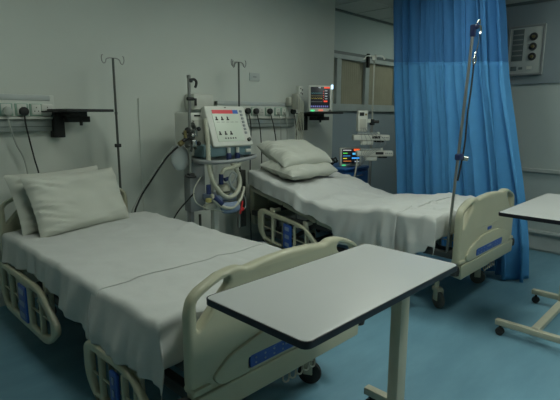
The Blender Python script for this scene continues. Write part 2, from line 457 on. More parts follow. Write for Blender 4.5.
    for s in (-1, 1):
        x = ox+s*.575
        if ox > 2:   # the rail tilts with the raised head section
            k = .15; sh = Matrix.Identity(4); sh[2][1] = k; sh[2][3] = -k*(oy+1.65); PRE[0] = sh
        side_rail(t, x, oy+1.15, oy+hy1, .51+dzr, .18+dzr, s)
        PRE[0] = None
        side_rail(t, x, oy+.13, oy+.80, .43+dzr, .13+dzr, s)
    for s in (-1, 1):
        caster(t, ox+s*.36, oy+.20, .5*s); caster(t, ox+s*.36, oy+L-.2, -.7*s)
    # cable loops hanging under the foot end
    w = MB()
    for k in range(5):
        x0 = ox-.02+k*.045
        w.tube([(x0, oy-.005, .315), (x0-.015, oy-.02, .275), (x0+.02, oy-.02, .262), (x0+.04, oy-.005, .315)], .0045, 6, 5)
    w.build('cable_loop', 'off_plastic', t)
    return t
B1 = (1.415, 1.35); B2 = (3.635, 1.32)
prof1 = lerp_tab([(0, .645), (2.3, .645)])
prof2 = lerp_tab([(0, .725), (.5, .725), (.8, .69), (1.12, .65), (1.35, .69), (1.65, .785), (2.2, .89)])
hospital_bed(*B1, prof1, 'cream electric hospital bed nearest the viewer, its footboard behind the large overbed table', -.03, 2.16)
hospital_bed(*B2, prof2, 'cream electric hospital bed beside the blue curtain with raised head section', .01, 1.98)

def mattress(ox, oy, prof, lab):
    b = MB(); n = 50; hw = .50; y0, y1 = .19, 2.19; secs = []
    for i in range(n+1):
        y = y0+(y1-y0)*i/n; z = prof(y)-.018
        e = .0 if 0 < i < n else .015
        loop = rrect(ox-hw+e, z-.105+e, ox+hw-e, z-e, .035, 4)
        secs.append([b.bm.verts.new((p[0], oy+y, p[1])) for p in loop])
    for A, Bq in zip(secs, secs[1:]):
        for k in range(len(A)): b.bm.faces.new((A[k], A[(k+1) % len(A)], Bq[(k+1) % len(A)], Bq[k]))
    b.bm.faces.new(secs[0]); b.bm.faces.new(secs[-1])
    return tag(b.build('mattress', 'mattress'), lab, 'mattress')
mattress(*B1, prof1, 'pale mattress on the nearest bed, almost hidden under its white sheets')
mattress(*B2, prof2, 'pale mattress on the bed by the curtain, bent up at the head under its sheets')

def sheet(name, ox, oy, prof, y0, y1, hl, hr, lab, foot=0.0, lift=0.0, amp=.004, fold=.012, seed=0, out=.0, rip=14, headtuck=0.0):
    """sheet draped over the bed: hl/hr = drop of the left/right side as functions of y"""
    r = .026; hw = .515+lift+out
    b = MB(); nu = 46; ns = 26
    def cross(s):   # s signed arc distance from the centre line -> (x, drop, tangent)
        a = abs(s); sg = 1 if s >= 0 else -1; fl = hw-r
        if a <= fl: return s, 0.0
        q = a-fl
        if q < r*PI/2: th = q/r; return sg*(fl+r*math.sin(th)), r*(1-math.cos(th))
        return sg*hw, r+(q-r*PI/2)
    fl = hw-r
    ny = int((y1-y0)/.018); fr = int(foot/.018)
    rows = []
    for j in range(-fr, ny+1):
        if j < 0: yd = j*.018
        else: yd = 0
        y = y0+(y1-y0)*max(j, 0)/ny
        # foot-end arc
        q = -yd
        if q < r*PI/2: th = q/r; yy = y-r*math.sin(th)+ (0 if q == 0 else 0); dz0 = r*(1-math.cos(th))
        else: yy = y-r; dz0 = r+q-r*PI/2
        row = []
        Lm = fl+r*PI/2+max(.0, hl(y)+.012*nz(y*6, seed*2)-r); Rm = fl+r*PI/2+max(.0, hr(y)-r)
        ss = [-Lm+(Lm-fl)*k/ns for k in range(ns)]+[-fl+2*fl*k/nu for k in range(nu)]+[fl+(Rm-fl)*k/ns for k in range(ns+1)]
        for s in ss:
            x, dz = cross(s)
            z = prof(y)+.004+lift
            drop = math.hypot(dz, dz0) if dz0 > 0 else dz
            w = nz(x*2.3+seed, y*2.3, seed)*amp*1.6 + nz(x*7+seed, y*5, 3+seed)*amp
            w += nz(x*16+seed, y*13, 11)*amp*.8
            # long soft creases
            c = nz(x*1.3+y*3.1+seed, x*2.0-y*.6, 7+seed); w += amp*2.2*(1-min(1, abs(c)*7))
            hang = min(1.0, max(0, dz-r*.5)/.18)
            fo = 0.0
            if hang > 0:
                ph = y*rip+seed*3+nz(y*2.1, seed)*3.5+drop*nz(y*1.5, 4)*14
                fo = hang*fold*(1.0+.7*math.sin(ph)+.4*math.sin(ph*2.3+1.2)+1.6*nz(y*8, drop*2.5, seed)+1.3*nz(y*17, drop*4, seed+2))
            px = ox+x+(1 if s > 0 else -1)*max(-.004, fo); py = oy+yy
            if dz0 > 0:
                py -= .004+min(1, dz0/.12)*.008*(1+math.sin(x*11+seed))
                if dz > 0: py -= .012*min(1, dz/.1)
            row.append(b.bm.verts.new((px, py, z-drop+w*(1-hang*.7))))
        rows.append(row)
    for A, Bq in zip(rows, rows[1:]):
        for k in range(len(A)-1): b.bm.faces.new((A[k], A[k+1], Bq[k+1], Bq[k]))
    o = b.build(name, 'sheet')
    md = o.modifiers.new('solid', 'SOLIDIFY'); md.thickness = .0035; md.offset = 1
    for p in o.data.polygons: p.use_smooth = True
    return tag(o, lab, 'bed sheet')
h1 = lerp_tab([(.68, .25), (.78, .27), (.92, .24), (1.05, .21), (1.15, .20), (1.22, .16), (1.35, .145), (1.6, .13), (1.8, .16), (2.1, .17)])
h1f = lerp_tab([(.15, .25), (.3, .235), (.45, .255), (.6, .25), (.72, .24)])
hr = lerp_tab([(.15, .2), (.8, .18), (2.1, .17)])
sheet('bed_sheet', *B1, prof1, .685, 2.15, h1, hr, 'white sheet spread over the head half of the nearest bed, under its pillows', lift=.005, amp=.004, seed=1, out=.03, fold=.019, rip=12)
sheet('bed_sheet', *B1, prof1, .185, .74, h1f, hr, 'white sheet over the foot end of the nearest bed with a hanging corner', foot=.20, lift=.0, amp=.004, seed=1, out=.033, fold=.019, rip=9)
g1 = lerp_tab([(.46, .31), (.6, .33), (1.02, .30), (1.04, .27), (1.07, .15), (1.3, .125), (1.7, .135), (2.15, .135)])
g1f = lerp_tab([(.15, .14), (.22, .26), (.35, .31), (.5, .30)])
sheet('bed_sheet', *B2, prof2, .46, 2.16, g1, hr, 'creased white sheet over the raised head half of the bed by the curtain', lift=.005, amp=.008, seed=5, out=.03, fold=.020, rip=12)
sheet('bed_sheet', *B2, prof2, .185, .50, g1f, hr, 'white sheet over the foot end of the bed by the curtain', foot=.18, lift=.0, amp=.008, seed=5, out=.03, fold=.024, rip=17)

# ------------------------------------------------------------------ pillows
def pillow(c, dims, rot, lab, seed, sag=.0, wr=1.0):
    a, bb, t = dims[0]/2, dims[1]/2, dims[2]/2
    b = MB(); n = 44
    def surf(u, v, sgn):
        e = (max(0, 1-u**6))**.62*(max(0, 1-v**6))**.62
        pin = 1-.07*(1-abs(u)**2)*abs(v)**3
        pin2 = 1-.05*(1-abs(v)**2)*abs(u)**3
        x = a*u*pin2; y = bb*v*pin
        edge = max(abs(u), abs(v))
        w = wr*(.02*nz(u*2.2+seed, v*2.2, sgn)+.012*max(0, edge-.45)*nz(u*3+seed*2, v*9, sgn+4)*2+ .03*max(0, -u-.2)*nz(v*7+u*3, u*2, seed)*2)
        z = sgn*t*e*(1+.12*nz(u*1.4+seed, v*1.4))+w*e
        z -= sag*(u*u)*a
        return Vector((x, y, z))
    top = [[b.bm.verts.new(surf(-1+2*i/n, -1+2*j/n, 1)) for j in range(n+1)] for i in range(n+1)]
    bot = [[top[i][j] if i in (0, n) or j in (0, n) else b.bm.verts.new(surf(-1+2*i/n, -1+2*j/n, -1)) for j in range(n+1)] for i in range(n+1)]
    for g in (top, bot):
        for i in range(n):
            for j in range(n):
                try: b.bm.faces.new((g[i][j], g[i+1][j], g[i+1][j+1], g[i][j+1]))
                except ValueError: pass
    m = Matrix.Translation(Vector(c)) @ rot
    b.xform(m)
    o = b.build('pillow', 'pillow')
    for p in o.data.polygons: p.use_smooth = True
    return tag(o, lab, 'pillow')
def RZX(z, x, y=0): return Matrix.Rotation(math.radians(z), 4, 'Z') @ Matrix.Rotation(math.radians(x), 4, 'X') @ Matrix.Rotation(math.radians(y), 4, 'Y')
pillow((1.345, 3.345, .845), (.75, .44, .14), RZX(14, 66), 'white pillow in front of the pair on the nearest bed, leaning back', 1)
pillow((1.285, 3.49, .85), (.75, .44, .11), RZX(14, 68), 'white pillow behind the front one on the nearest bed, against the headboard', 3)
pillow((3.53, 3.18, .925), (.74, .46, .13), RZX(2, 10), 'lower of the two stacked white pillows on the bed by the curtain', 5)
pillow((3.56, 3.27, 1.06), (.72, .46, .17), RZX(-2, 24), 'top one of the two stacked white pillows on the bed by the curtain', 8)

# ------------------------------------------------------------------ overbed tables
def overbed(x0, x1, y0, y1, zt, px, py, bx, yb0, yb1, lab):
    t = thing('overbed_table', (px, py, 0), lab, 'overbed table', None)
    top = MB().plate(rrect(x0+.004, y0+.004, x1-.004, y1-.004, .022), [], .019, .002, 'xy', (0, 0, zt-.0095+.0005)).build('table_top', 'laminate', t)
    MB().plate(rrect(x0, y0, x1, y1, .025), [rrect(x0+.004, y0+.004, x1-.004, y1-.004, .022)], .022, .0015, 'xy', (0, 0, zt-.0110)).build('edging', 'edge', top, label='black rubber edging')
    MB().box2((x0+.1, y0+.10, zt-.045), (x1-.02, y1-.10, zt-.027), .004).build('support_plate', 'dark_steel', t)
    MB().box2((px-.035, py-.025, .10), (px+.035, py+.025, zt-.04), .006).build('post', 'cream_metal', t)
    b = MB()
    b.box2((bx[0], py-.025, .07), (bx[1], py+.025, .108), .006)
    b.build('base_crossbar', 'cream_metal', t)
    for x in bx:
        bar = MB().box2((x-.022, yb0, .070), (x+.022, yb1, .108), .005).build('base_bar', 'cream_metal', t)
        for y in (yb0+.03, yb1-.03):
            co = MB().lathe((x, y, .026), [(.008, -.022), (.022, -.022), (.026, -.014), (.026, -.005), (.02, -.003), (.02, .003), (.026, .005), (.026, .014), (.022, .022), (.008, .022)], 20, 'x')
            co.cyl((x, y, .03), (x, y, .071), .008, 10)
            co.build('caster', 'rubber', bar)
    return t
overbed(.822, 1.722, .712, 1.145, .885, 1.665, .925, (1.02, 1.84), .60, 1.19, 'white topped overbed table with black edge standing across the near bed foot')
overbed(2.86, 3.86, .56, .98, .885, 3.80, .785, (3.13, 3.90), .20, 1.02, 'white topped overbed table cut off by the right side, on a wheeled base')

# ------------------------------------------------------------------ bedhead trunking
PLATES = MB
def trunking(x0, x1, ztop, zled, zbot, plates, lab, switches=()):
    t = thing('wall_trunking', ((x0+x1)/2, WB, zbot), lab, 'wall trunking', None)
    MB().box2((x0, WB-.055, zled), (x1, WB, ztop), .008).build('body', 'wall', t)
    MB().box2((x0, WB-.062, ztop-.045), (x1-.03, WB, ztop), .01).build('cover_strip', 'trim', t)
    MB().box2((x0, WB-.075, zled-.018), (x1, WB-.0, zled+.002), .005).build('ledge', 'white_plastic', t)
    MB().box2((x0, WB-.05, zbot), (x1-.02, WB, zled-.018), .004).build('cable_channel', 'tray_grey', t)
    MB().box2((x0, WB-.054, zbot+.035), (x1-.02, WB-.048, zbot+.04)).build('groove', 'trim_dark', t)
    for (x, z, green) in plates:
        p = MB()
        p.box((x, WB-.058, z), (.090, .012, .092), .003).build('back_box', 'green_box', t) if green else None
        p = MB().box((x, WB-.066, z+.002), (.066 if green else .084, .010, .078), .004).build('socket_plate', 'white_plastic', t)
        h = MB()
        for dx, dz in ((0, .017), (-.013, -.010), (.013, -.010)): h.box((x+dx, WB-.0715, z+dz), (.006, .002, .009))
        h.build('socket_hole', 'black', p)
    return t
trunking(-1.2, 1.405, 1.60, 1.435, 1.325, [(.96, 1.487, 1), (1.06, 1.487, 1), (1.165, 1.487, 1), (1.265, 1.487, 1), (1.345, 1.49, 0)], 'pale socket trunking on the wall behind the nearest bed')
trunking(3.0, 4.19, 1.60, 1.435, 1.325, [(3.385, 1.495, 0), (3.505, 1.495, 1), (3.61, 1.495, 0), (3.715, 1.495, 1), (3.865, 1.497, 1), (3.968, 1.497, 1), (4.10, 1.495, 0)], 'pale socket trunking on the wall behind the bed by the curtain')
def plug(x, z, path, m, r, lab, grp=None):
    t = thing('plug_and_cable', (x, WB-.09, z-.02), lab, 'plug', grp)
    MB().lathe((x, WB-.098, z), [(.02, -.02), (.031, -.012), (.033, .0), (.030, .024)][:4], 20, 'y').build('plug', m, t)
    MB().tube([(x, WB-.10, z-.02)]+path, r, 6, 6).build('cable', m, t)
M['white_cable'] = mat('white_cable', (.35, .38, .34), .5)
plug(1.265-.095, 1.475, [(1.17, 3.80, 1.40), (1.185, 3.80, 1.28), (1.21, 3.80, 1.12), (1.235, 3.80, .95), (1.24, 3.82, .5), (1.24, 3.82, .012)], 'black', .006, 'black plug and cable in the left trunking, left of the black shelf')
plug(1.06, 1.475, [(1.06, 3.80, 1.40), (1.09, 3.80, 1.25), (1.15, 3.80, 1.05), (1.17, 3.82, .5), (1.17, 3.82, .012)], 'white_cable', .006, 'white plug and cable at the left edge, in the left trunking')
for i, (x, drift, ln, w) in enumerate([(3.385, .02, 1.0, 'half behind the ventilator screen'), (3.505, .07, .95, 'just right of the ventilator screen'), (3.715, .10, 1.0, 'above the left half of the far pillow'), (4.10, .05, .9, 'beside the black monitor shelf')]):
    plug(x, 1.498, [(x+.01, 3.79, 1.42), (x+.02+drift*.3, 3.79, 1.30), (x+drift, 3.80, 1.05), (x+drift*1.2, 3.81, .5), (x+drift*1.3, 3.80, .012)], 'black', .006, 'black plug and hanging cable '+w)
for i, (x, w) in enumerate([(3.865, 'left'), (3.968, 'right')]):
    t = thing('thin_cable', (x, WB-.08, 1.4), 'thin pale cable hanging from the far trunking, %s one between two black plugs' % w, 'cable')
    MB().box((x, WB-.082, 1.475), (.035, .022, .03), .006).build('plug', 'off_plastic', t)
    MB().tube([(x, WB-.085, 1.46), (x+.01, 3.80, 1.40), (x+.02, 3.80, 1.2), (x+.03, 3.81, .5), (x+.03, 3.80, .01)], .004, 6, 5).build('cable', 'white_cable', t)
sw = thing('wall_switch_plate', (3.56, WB, 1.83), 'small rectangular blank plate on the wall between ventilator and monitor', 'wall plate')
MB().box((3.56, WB-.006, 1.868), (.15, .012, .085), .004).build('plate', 'trim', sw)
MB().box((3.56, WB-.013, 1.868), (.05, .003, .012), .001).build('badge', 'grey_plastic', sw)
db = thing('wall_box', (2.76, 3.83, 1.50), 'off white wall box behind the top of the ventilator screen', 'wall box')
MB().box2((2.64, 3.74, 1.50), (2.88, WB, 1.655), .02).build('housing', 'white_plastic', db)
MB().box2((2.645, 3.732, 1.54), (2.67, 3.742, 1.61), .003).build('switch', 'black', db)

# ------------------------------------------------------------------ black monitor shelves
def shelf(x0, x1, lab):
    t = thing('monitor_shelf', ((x0+x1)/2, WB, 1.27), lab, 'wall shelf')
    MB().box2((x0+.04, 3.45, 1.474), (x1, 3.84, 1.494), .004).build('shelf_board', 'black', t)
    MB().box2((x0-.0, 3.60, 1.470), (x0+.16, 3.86, 1.480), .002).build('slide_tray', 'black', t)
    MB().box2((x0+.075, 3.80, 1.275), (x0+.155, WB, 1.475), .006).build('wall_bracket', 'black', t)
    a = MB().box2((x0+.13, 3.66, 1.395), (x0+(.40 if x0 > 3 else .30), 3.76, 1.44), .006).box2((x0+.13, 3.64, 1.44), (x0+.27, 3.84, 1.478), .004)
    a.cyl((x0+.225, 3.66, 1.37), (x0+.225, 3.66, 1.41), .012, 12)
    a.build('pivot_arm', 'black', t)
shelf(1.30, 1.695, 'empty black shelf on a wall bracket above the nearest bed')
shelf(4.20, 4.60, 'black wall shelf carrying the patient monitor above the far pillows')

# ------------------------------------------------------------------ IV poles
def iv_pole(x, y, z0, z1, r, hooks, lab, curls=True):
    t = thing('iv_pole', (x, y, z0), lab, 'iv pole')
    MB().cyl((x, y, z0), (x, y, z1), r, 12).build('pole', 'dark_steel', t)
    for (dx, dy) in hooks:
        MB().tube([(x, y, z1-.002), (x+dx*.35, y+dy*.35, z1-.002), (x+dx*.65, y+dy*.65, z1-.012), (x+dx*.75, y+dy*.75, z1-.035), (x+dx*.95, y+dy*.95, z1-.045), (x+dx*1.12, y+dy*1.12, z1-.02), (x+dx*1.1, y+dy*1.1, z1+.012), (x+dx*.98, y+dy*.98, z1+.018)], .0045, 6, 5).build('hook', 'steel', t)
    return t
t = iv_pole(1.835, 3.70, .3, 1.905, .0095, [(-.085, 0), (.085, 0)], 'thin drip pole with two hooks behind the nearest bed')
MB().box((1.835, 3.70, 1.20), (.05, .03, .03), .006).build('clamp', 'black', t)
MB().cyl((1.835, 3.70, 1.455), (1.835, 3.70, 1.475), .012).build('joint', 'dark_steel', t)
MB().box((1.835, 3.665, .42), (.05, .10, .05), .008).build('bed_mount', 'black', t)
t = iv_pole(3.135, 3.66, .34, 1.975, .010, [(-.085, 0), (.085, 0), (.0, .085)], 'thin drip pole with curled hooks at the head of the far bed')
MB().box2((3.10, 3.60, .30), (3.165, 3.68, .90), .008).build('bed_mount', 'dark_steel', t)
MB().cyl((3.075, 3.61, .30), (3.075, 3.61, .88), .019, 12).build('lower_post', 'steel', t)
# pole clamped on the foot corner of the far bed
t = thing('drip_stand_pole', (3.09, 1.41, .5), 'grey drip pole clamped to the far bed foot corner in front of the curtain', 'iv pole')
MB().cyl((3.185, 1.42, .47), (3.240, 1.37, 1.98), .0100, 14).build('pole', 'steel', t)
MB().box((3.241, 1.37, 2.015), (.035, .035, .08), .010).ball((3.252, 1.35, 2.04), .018).build('top_grip', 'blue_conn', t)
k = MB(); k.tube([(3.25, 1.35, 2.03), (3.28, 1.34, 2.05), (3.30, 1.34, 2.02), (3.285, 1.34, 1.995)], .006, 8, 5)
k.tube([(3.25, 1.35, 2.06), (3.265, 1.34, 2.085), (3.275, 1.34, 2.06)], .005, 8, 5)
k.build('hook', 'chrome', t)
MB().box((3.20, 1.385, 1.17), (.07, .04, .045), .010).build('clamp', 'blue_conn', t)
MB().cyl((3.235, 1.375, 1.16), (3.265, 1.355, 1.155), .018, 16).build('clamp_knob', 'chrome', t)
d = thing('dangling_strap', (3.29, 1.35, 1.3), 'thin dark cord hanging from the hook of the drip pole at the far bed foot', 'cord')
MB().tube([(3.29, 1.345, 2.0), (3.292, 1.35, 1.93), (3.275, 1.355, 1.88)], .003, 6, 5).build('loop', 'dark_steel', d)
MB().tube([(3.275, 1.355, 1.86), (3.285, 1.355, 1.82), (3.27, 1.36, 1.80), (3.255, 1.36, 1.82), (3.265, 1.356, 1.86), (3.28, 1.355, 1.88)], .006, 8, 5).build('buckle', 'chrome', d)
MB().tube([(3.268, 1.36, 1.80), (3.262, 1.362, 1.65), (3.25, 1.37, 1.45), (3.24, 1.37, 1.25), (3.215, 1.39, 1.0)], .006, 6, 5).build('strap', 'black', d)

# ------------------------------------------------------------------ ventilator
V = thing('ventilator', (2.55, 3.45, 0), 'ventilator on a trolley with tilted white screen and hoses, between the beds', 'ventilator')
body = MB().box2((2.335, 3.36, 1.10), (2.80, 3.62, 1.475), .018).build('housing', 'white_plastic', V)
MB().box2((2.35, 3.354, 1.13), (2.52, 3.364, 1.415), .004).build('front_panel', 'off_plastic', body)
MB().box((2.40, 3.357, 1.448), (.06, .012, .014), .003).build('handle_slot', 'black', body)
MB().box((2.36, 3.357, 1.40), (.012, .008, .012), .002).build('lamp', 'black', body)
MB().box2((2.50, 3.34, 1.12), (2.60, 3.42, 1.50), .012).build('side_cover', 'off_plastic', body)
# screen
sc_c = Vector((2.675, 3.26, 1.36)); tilt = math.radians(-21)
SM = Matrix.Translation(sc_c) @ Matrix.Rotation(tilt, 4, 'X')
def onscr(b): return b.xform(SM)
scr = onscr(MB().plate(rrect(-.228, -.188, .228, .188, .018), [], .06, .012, 'xz', (0, .03, 0))).build('screen', 'white_plastic', V)
disp_m = glow('display_white', (.48, .54, .45), .10)
disp = onscr(MB().box2((-.165, -.004, -.145), (.135, .004, .150), .002)).build('display', disp_m, scr, label='lit white display with red and blue title bar')
onscr(MB().box2((-.160, -.006, .112), (.070, -.004, .146))).build('title_bar', glow('display_red', (.50, .03, .04), .18), disp, False, 'red title bar')
onscr(MB().box2((.072, -.006, .112), (.132, -.004, .146))).build('title_end', glow('display_blue', (.03, .10, .36), .15), disp, False, 'blue end of the title bar')
k = MB()
for r_, z0 in ((0, .05), (1, -.085)):
    for i in range(3):
        x = -.135+i*.062
        k.box2((x, -.006, z0), (x+.014, -.004, z0+.034)).box2((x-.006, -.006, z0), (x+.022, -.004, z0+.012))
for i in range(5): k.box2((-.085+i*.028, -.006, -.122), (-.072+i*.028, -.004, -.110))
for i in range(5): k.box2((-.135+i*.052, -.0055, .032-.0), (-.100+i*.052, -.004, .034))
onscr(k).build('gauge_mark', 'black', disp, False)
kp = MB()
for i in range(7): kp.plate(rrect(.158, .125-i*.034, .186, .147-i*.034, .004, 2), [], .008, .002, 'xz', (0, -.002, 0), 1)
onscr(kp).build('key', 'grey_plastic', scr)
onscr(MB().lathe((.185, -.012, -.135), [(.018, .012), (.017, -.008), (.012, -.012)], 18, 'y')).build('dial', 'dark_steel', scr)
onscr(MB().box((0, -.002, .170), (.02, .005, .007))).build('badge', 'dark_steel', scr)
MB().cyl((2.675, 3.30, 1.33), (2.675, 3.42, 1.33), .045, 16).build('screen_arm', 'off_plastic', V)
# module below the screen
md = MB().box2((2.36, 3.22, 1.095), (2.90, 3.46, 1.20), .012).build('gas_module', 'teal', V)
for x in (2.615, 2.715):
    MB().lathe((x, 3.20, 1.105), [(.022, -.05), (.024, -.02), (.024, .0), (.017, .02)], 16).build('port', 'blue_conn', md)
    MB().cyl((x, 3.20, 1.12), (x, 3.20, 1.17), .016, 14).build('port_cap', 'white_plastic', md)
MB().lathe((2.40, 3.212, 1.15), [(.018, .012), (.016, -.008)], 16, 'y').build('knob', 'black', md)
MB().box2((2.82, 3.20, 1.12), (2.88, 3.23, 1.15), .004).build('latch', 'white_plastic', md)
MB().tube([(2.33, 3.35, 1.075), (2.30, 3.22, 1.07), (2.36, 3.10, 1.065), (2.50, 3.06, 1.065), (2.70, 3.07, 1.075), (2.84, 3.11, 1.085), (2.90, 3.20, 1.085), (2.88, 3.34, 1.08)], .017, 12, 6).build('handle_rail', 'grey_plastic', V)
MB().box2((2.32, 3.30, 1.055), (2.88, 3.62, 1.085), .006).build('tray', 'grey_plastic', V)
# trolley
MB().box2((2.335, 3.40, .60), (2.50, 3.50, 1.06), .01).build('column', 'grey_plastic', V)
MB().box2((2.345, 3.42, .19), (2.385, 3.48, .61), .006).build('column_post', 'grey_plastic', V)
MB().box2((2.56, 3.36, .19), (2.62, 3.42, 1.06), .01).build('column_post', 'white_plastic', V)
MB().box2((2.24, 3.16, .12), (2.84, 3.70, .20), .02).build('base', 'white_plastic', V)
MB().cyl((2.345, 3.28, .2), (2.345, 3.28, .60), .012, 12).build('base_tube', 'dark_steel', V)
for x in (2.28, 2.80):
    for y in (3.20, 3.66):
        co = MB().cyl((x, y, .085), (x, y, .125), .012, 12).box((x, y, .08), (.03, .05, .03), .006).build('caster', 'grey_plastic', V)
        MB().lathe((x, y-.01, .045), [(.01, -.016), (.04, -.016), (.045, 0), (.04, .016), (.01, .016)], 20, 'x').build('wheel', 'rubber', co)
# front pole with clamp hook
MB().tube([(2.235, 3.25, .95), (2.252, 3.25, 1.745)], .013, 14).build('pole', 'steel', V)
k = MB().box((2.262, 3.245, 1.728), (.03, .03, .03), .006)
k.tube([(2.265, 3.24, 1.735), (2.295, 3.235, 1.738), (2.313, 3.235, 1.72), (2.31, 3.235, 1.695), (2.30, 3.235, 1.675)], .011, 8, 5); k.build('support_hook', 'black', V)
MB().lathe((2.252, 3.25, 1.762), [(.012, -.02), (.018, -.016), (.018, .004), (.01, .01)], 14).build('pole_cap', 'steel', V)
MB().cyl((2.22, 3.235, 1.582), (2.28, 3.235, 1.582), .014, 12).build('pole_knob', 'black', V)
MB().box((2.235, 3.24, .955), (.05, .05, .035), .006).tube([(2.17, 3.22, .96), (2.21, 3.22, .945), (2.27, 3.22, .945)], .010, 8, 4).build('lower_clamp', 'black', V)
# valve cluster
k = MB(); random.seed(4)
for i in range(12):
    c = Vector((2.20+random.uniform(-.03, .12), 3.24+random.uniform(-.03, .05), 1.25+random.uniform(-.08, .09)))
    k.cyl(c, c+Vector((random.uniform(-.05, .05), random.uniform(-.04, .0), random.uniform(-.05, .05))), random.uniform(.012, .022), 12)
k.build('valve_block', 'dark_steel', V)
k = MB(); k.cyl((2.14, 3.2, 1.245), (2.20, 3.2, 1.28), .014).build('valve_knob', 'black', V)
for c_, r_ in (((2.19, 3.20, 1.33), .026), ((2.30, 3.20, 1.34), .018), ((2.31, 3.22, 1.22), .02)): MB().ball(c_, r_).build('valve_knob', 'black', V)
MB().cyl((2.12, 3.22, 1.22), (2.18, 3.22, 1.25), .022, 14).cyl((2.165, 3.20, 1.27), (2.165, 3.20, 1.33), .013).build('brass_fitting', 'brass', V)
MB().box((2.24, 3.19, 1.225), (.045, .03, .06), .008).cyl((2.255, 3.18, 1.28), (2.255, 3.18, 1.33), .012).ball((2.225, 3.18, 1.29), .018).build('flow_sensor', 'chrome', V)
MB().ball((2.18, 3.31, 1.10), .10, (.85, .35, 1.1), 24).build('test_lung', 'clearbag', V, label='pale rounded test bag')
# hoses
def hose(pts, r, m, name='hose', rib=True):
    p = catmull([Vector(q) for q in pts], 14)
    rad = [r*(1+(.10 if rib and i % 2 else -.03)) for i in range(len(p))]
    b = MB(); b.tube(p, rad, 12); return b.build(name, m, V)
hose([(2.38, 3.22, 1.42), (2.365, 3.17, 1.25), (2.35, 3.14, 1.05), (2.36, 3.11, .92), (2.42, 3.09, .81), (2.50, 3.09, .755), (2.60, 3.10, .77), (2.67, 3.12, .86), (2.66, 3.15, .97), (2.62, 3.19, 1.06)], .019, 'hose')
hose([(2.715, 3.19, 1.06), (2.70, 3.16, 1.02), (2.62, 3.15, 1.00), (2.53, 3.16, .985), (2.50, 3.17, .93)], .017, 'hose')
hose([(2.34, 3.10, .80), (2.36, 3.08, .74), (2.44, 3.07, .68), (2.55, 3.08, .66), (2.66, 3.10, .72), (2.72, 3.12, .82)], .014, 'hose')
hose([(2.60, 3.14, .86), (2.63, 3.12, .93), (2.58, 3.12, .96), (2.55, 3.12, .90), (2.58, 3.12, .83), (2.64, 3.12, .80)], .009, 'clearbag', 'tubing', False)
hose([(2.29, 3.18, .94), (2.20, 3.15, .85), (2.20, 3.13, .75), (2.30, 3.10, .68), (2.45, 3.08, .64)], .004, 'hose', 'tubing', False)
hose([(2.66, 3.12, .80), (2.72, 3.12, .74), (2.73, 3.11, .66), (2.70, 3.10, .62)], .004, 'clearbag', 'tubing', False)
MB().cyl((2.50, 3.17, .95), (2.50, 3.17, .86), .021, 14).cyl((2.52, 3.15, .90), (2.56, 3.14, .91), .018, 12).build('hose_connector', 'blue_conn', V)
MB().cyl((2.325, 3.12, .88), (2.325, 3.12, .80), .020, 14).build('hose_connector', 'blue_conn', V)
MB().cyl((2.35, 3.08, .775), (2.42, 3.06, .71), .021, 14).build('hose_connector', 'blue_conn', V)
MB().lathe((2.30, 3.09, .755), [(.012, -.022), (.026, -.015), (.026, .012), (.012, .018)], 16).build('yellow_cap', 'yellow', V)
hm = MB().lathe((2.56, 3.22, .76), [(.055, 0), (.062, .01), (.062, .05), (.056, .06), (.056, .08), (.03, .10)], 24).build('humidifier', 'hose', V)
MB().lathe((2.56, 3.22, .76), [(.066, .022), (.066, .034)], 24).build('dark_band', 'dark_steel', hm)
MB().box2((2.46, 3.18, .70), (2.68, 3.40, .758), .012).build('humidifier_base', 'bluebag', V)
b = MB().ball((2.54, 3.10, .66), .10, (1.15, .3, .55), 20)
for v in b.bm.verts: v.co += Vector((nz(v.co.x*20, v.co.z*20, 1), 0, nz(v.co.x*18, v.co.z*22, 5)))*.02
b.build('drain_bag', 'bluebag', V)
MB().box((2.36, 3.15, .685), (.13, .05, .05), .015).build('trolley_bracket', 'off_plastic', V)
k = MB().tube([(2.66, 3.10, .62), (2.675, 3.10, .67), (2.68, 3.10, .70)], .009, 8, 4).box((2.675, 3.10, .625), (.035, .02, .03), .006).cyl((2.66, 3.10, .62), (2.65, 3.10, .585), .007, 8)
k.build('red_clip', 'red', V, label='red clip')
# supply hose to the wall
t = thing('supply_hose', (2.0, 3.5, .5), 'black hose with its highlight added as a thin pale tube running down left from the ventilator', 'hose')
MB().tube([(2.125, 3.25, 1.20), (2.06, 3.32, 1.11), (1.975, 3.42, .93), (1.90, 3.52, .74), (1.88, 3.56, .55), (2.0, 3.6, .013)], .008, 8, 6).build('black_tube', 'black', t)
MB().tube([(2.095, 3.26, 1.205), (2.045, 3.33, 1.112), (1.96, 3.43, .93), (1.885, 3.53, .74), (1.85, 3.57, .55), (1.97, 3.61, .013)], .005, 8, 6).build('hose_highlight', 'white_cable', t)  # pale tube standing in for the highlight along the black hose
t = tag(MB().tube([(2.20, 3.15, .82), (2.16, 3.2, .75), (2.12, 3.26, .67), (2.085, 3.32, .56), (2.05, 3.36, .4), (2.05, 3.38, .008)], .006, 8, 6).build('black_cable', 'black'), 'thin black cable slanting down from the ventilator to behind the near bed', 'cable')
t = tag(MB().tube([(3.03, 3.45, .012), (2.98, 3.3, .010), (2.95, 3.05, .010), (2.98, 2.8, .010), (3.2, 2.6, .012)], .009, 8, 6).build('floor_cable', 'black'), 'black cable lying on the floor under the head of the far bed', 'cable')

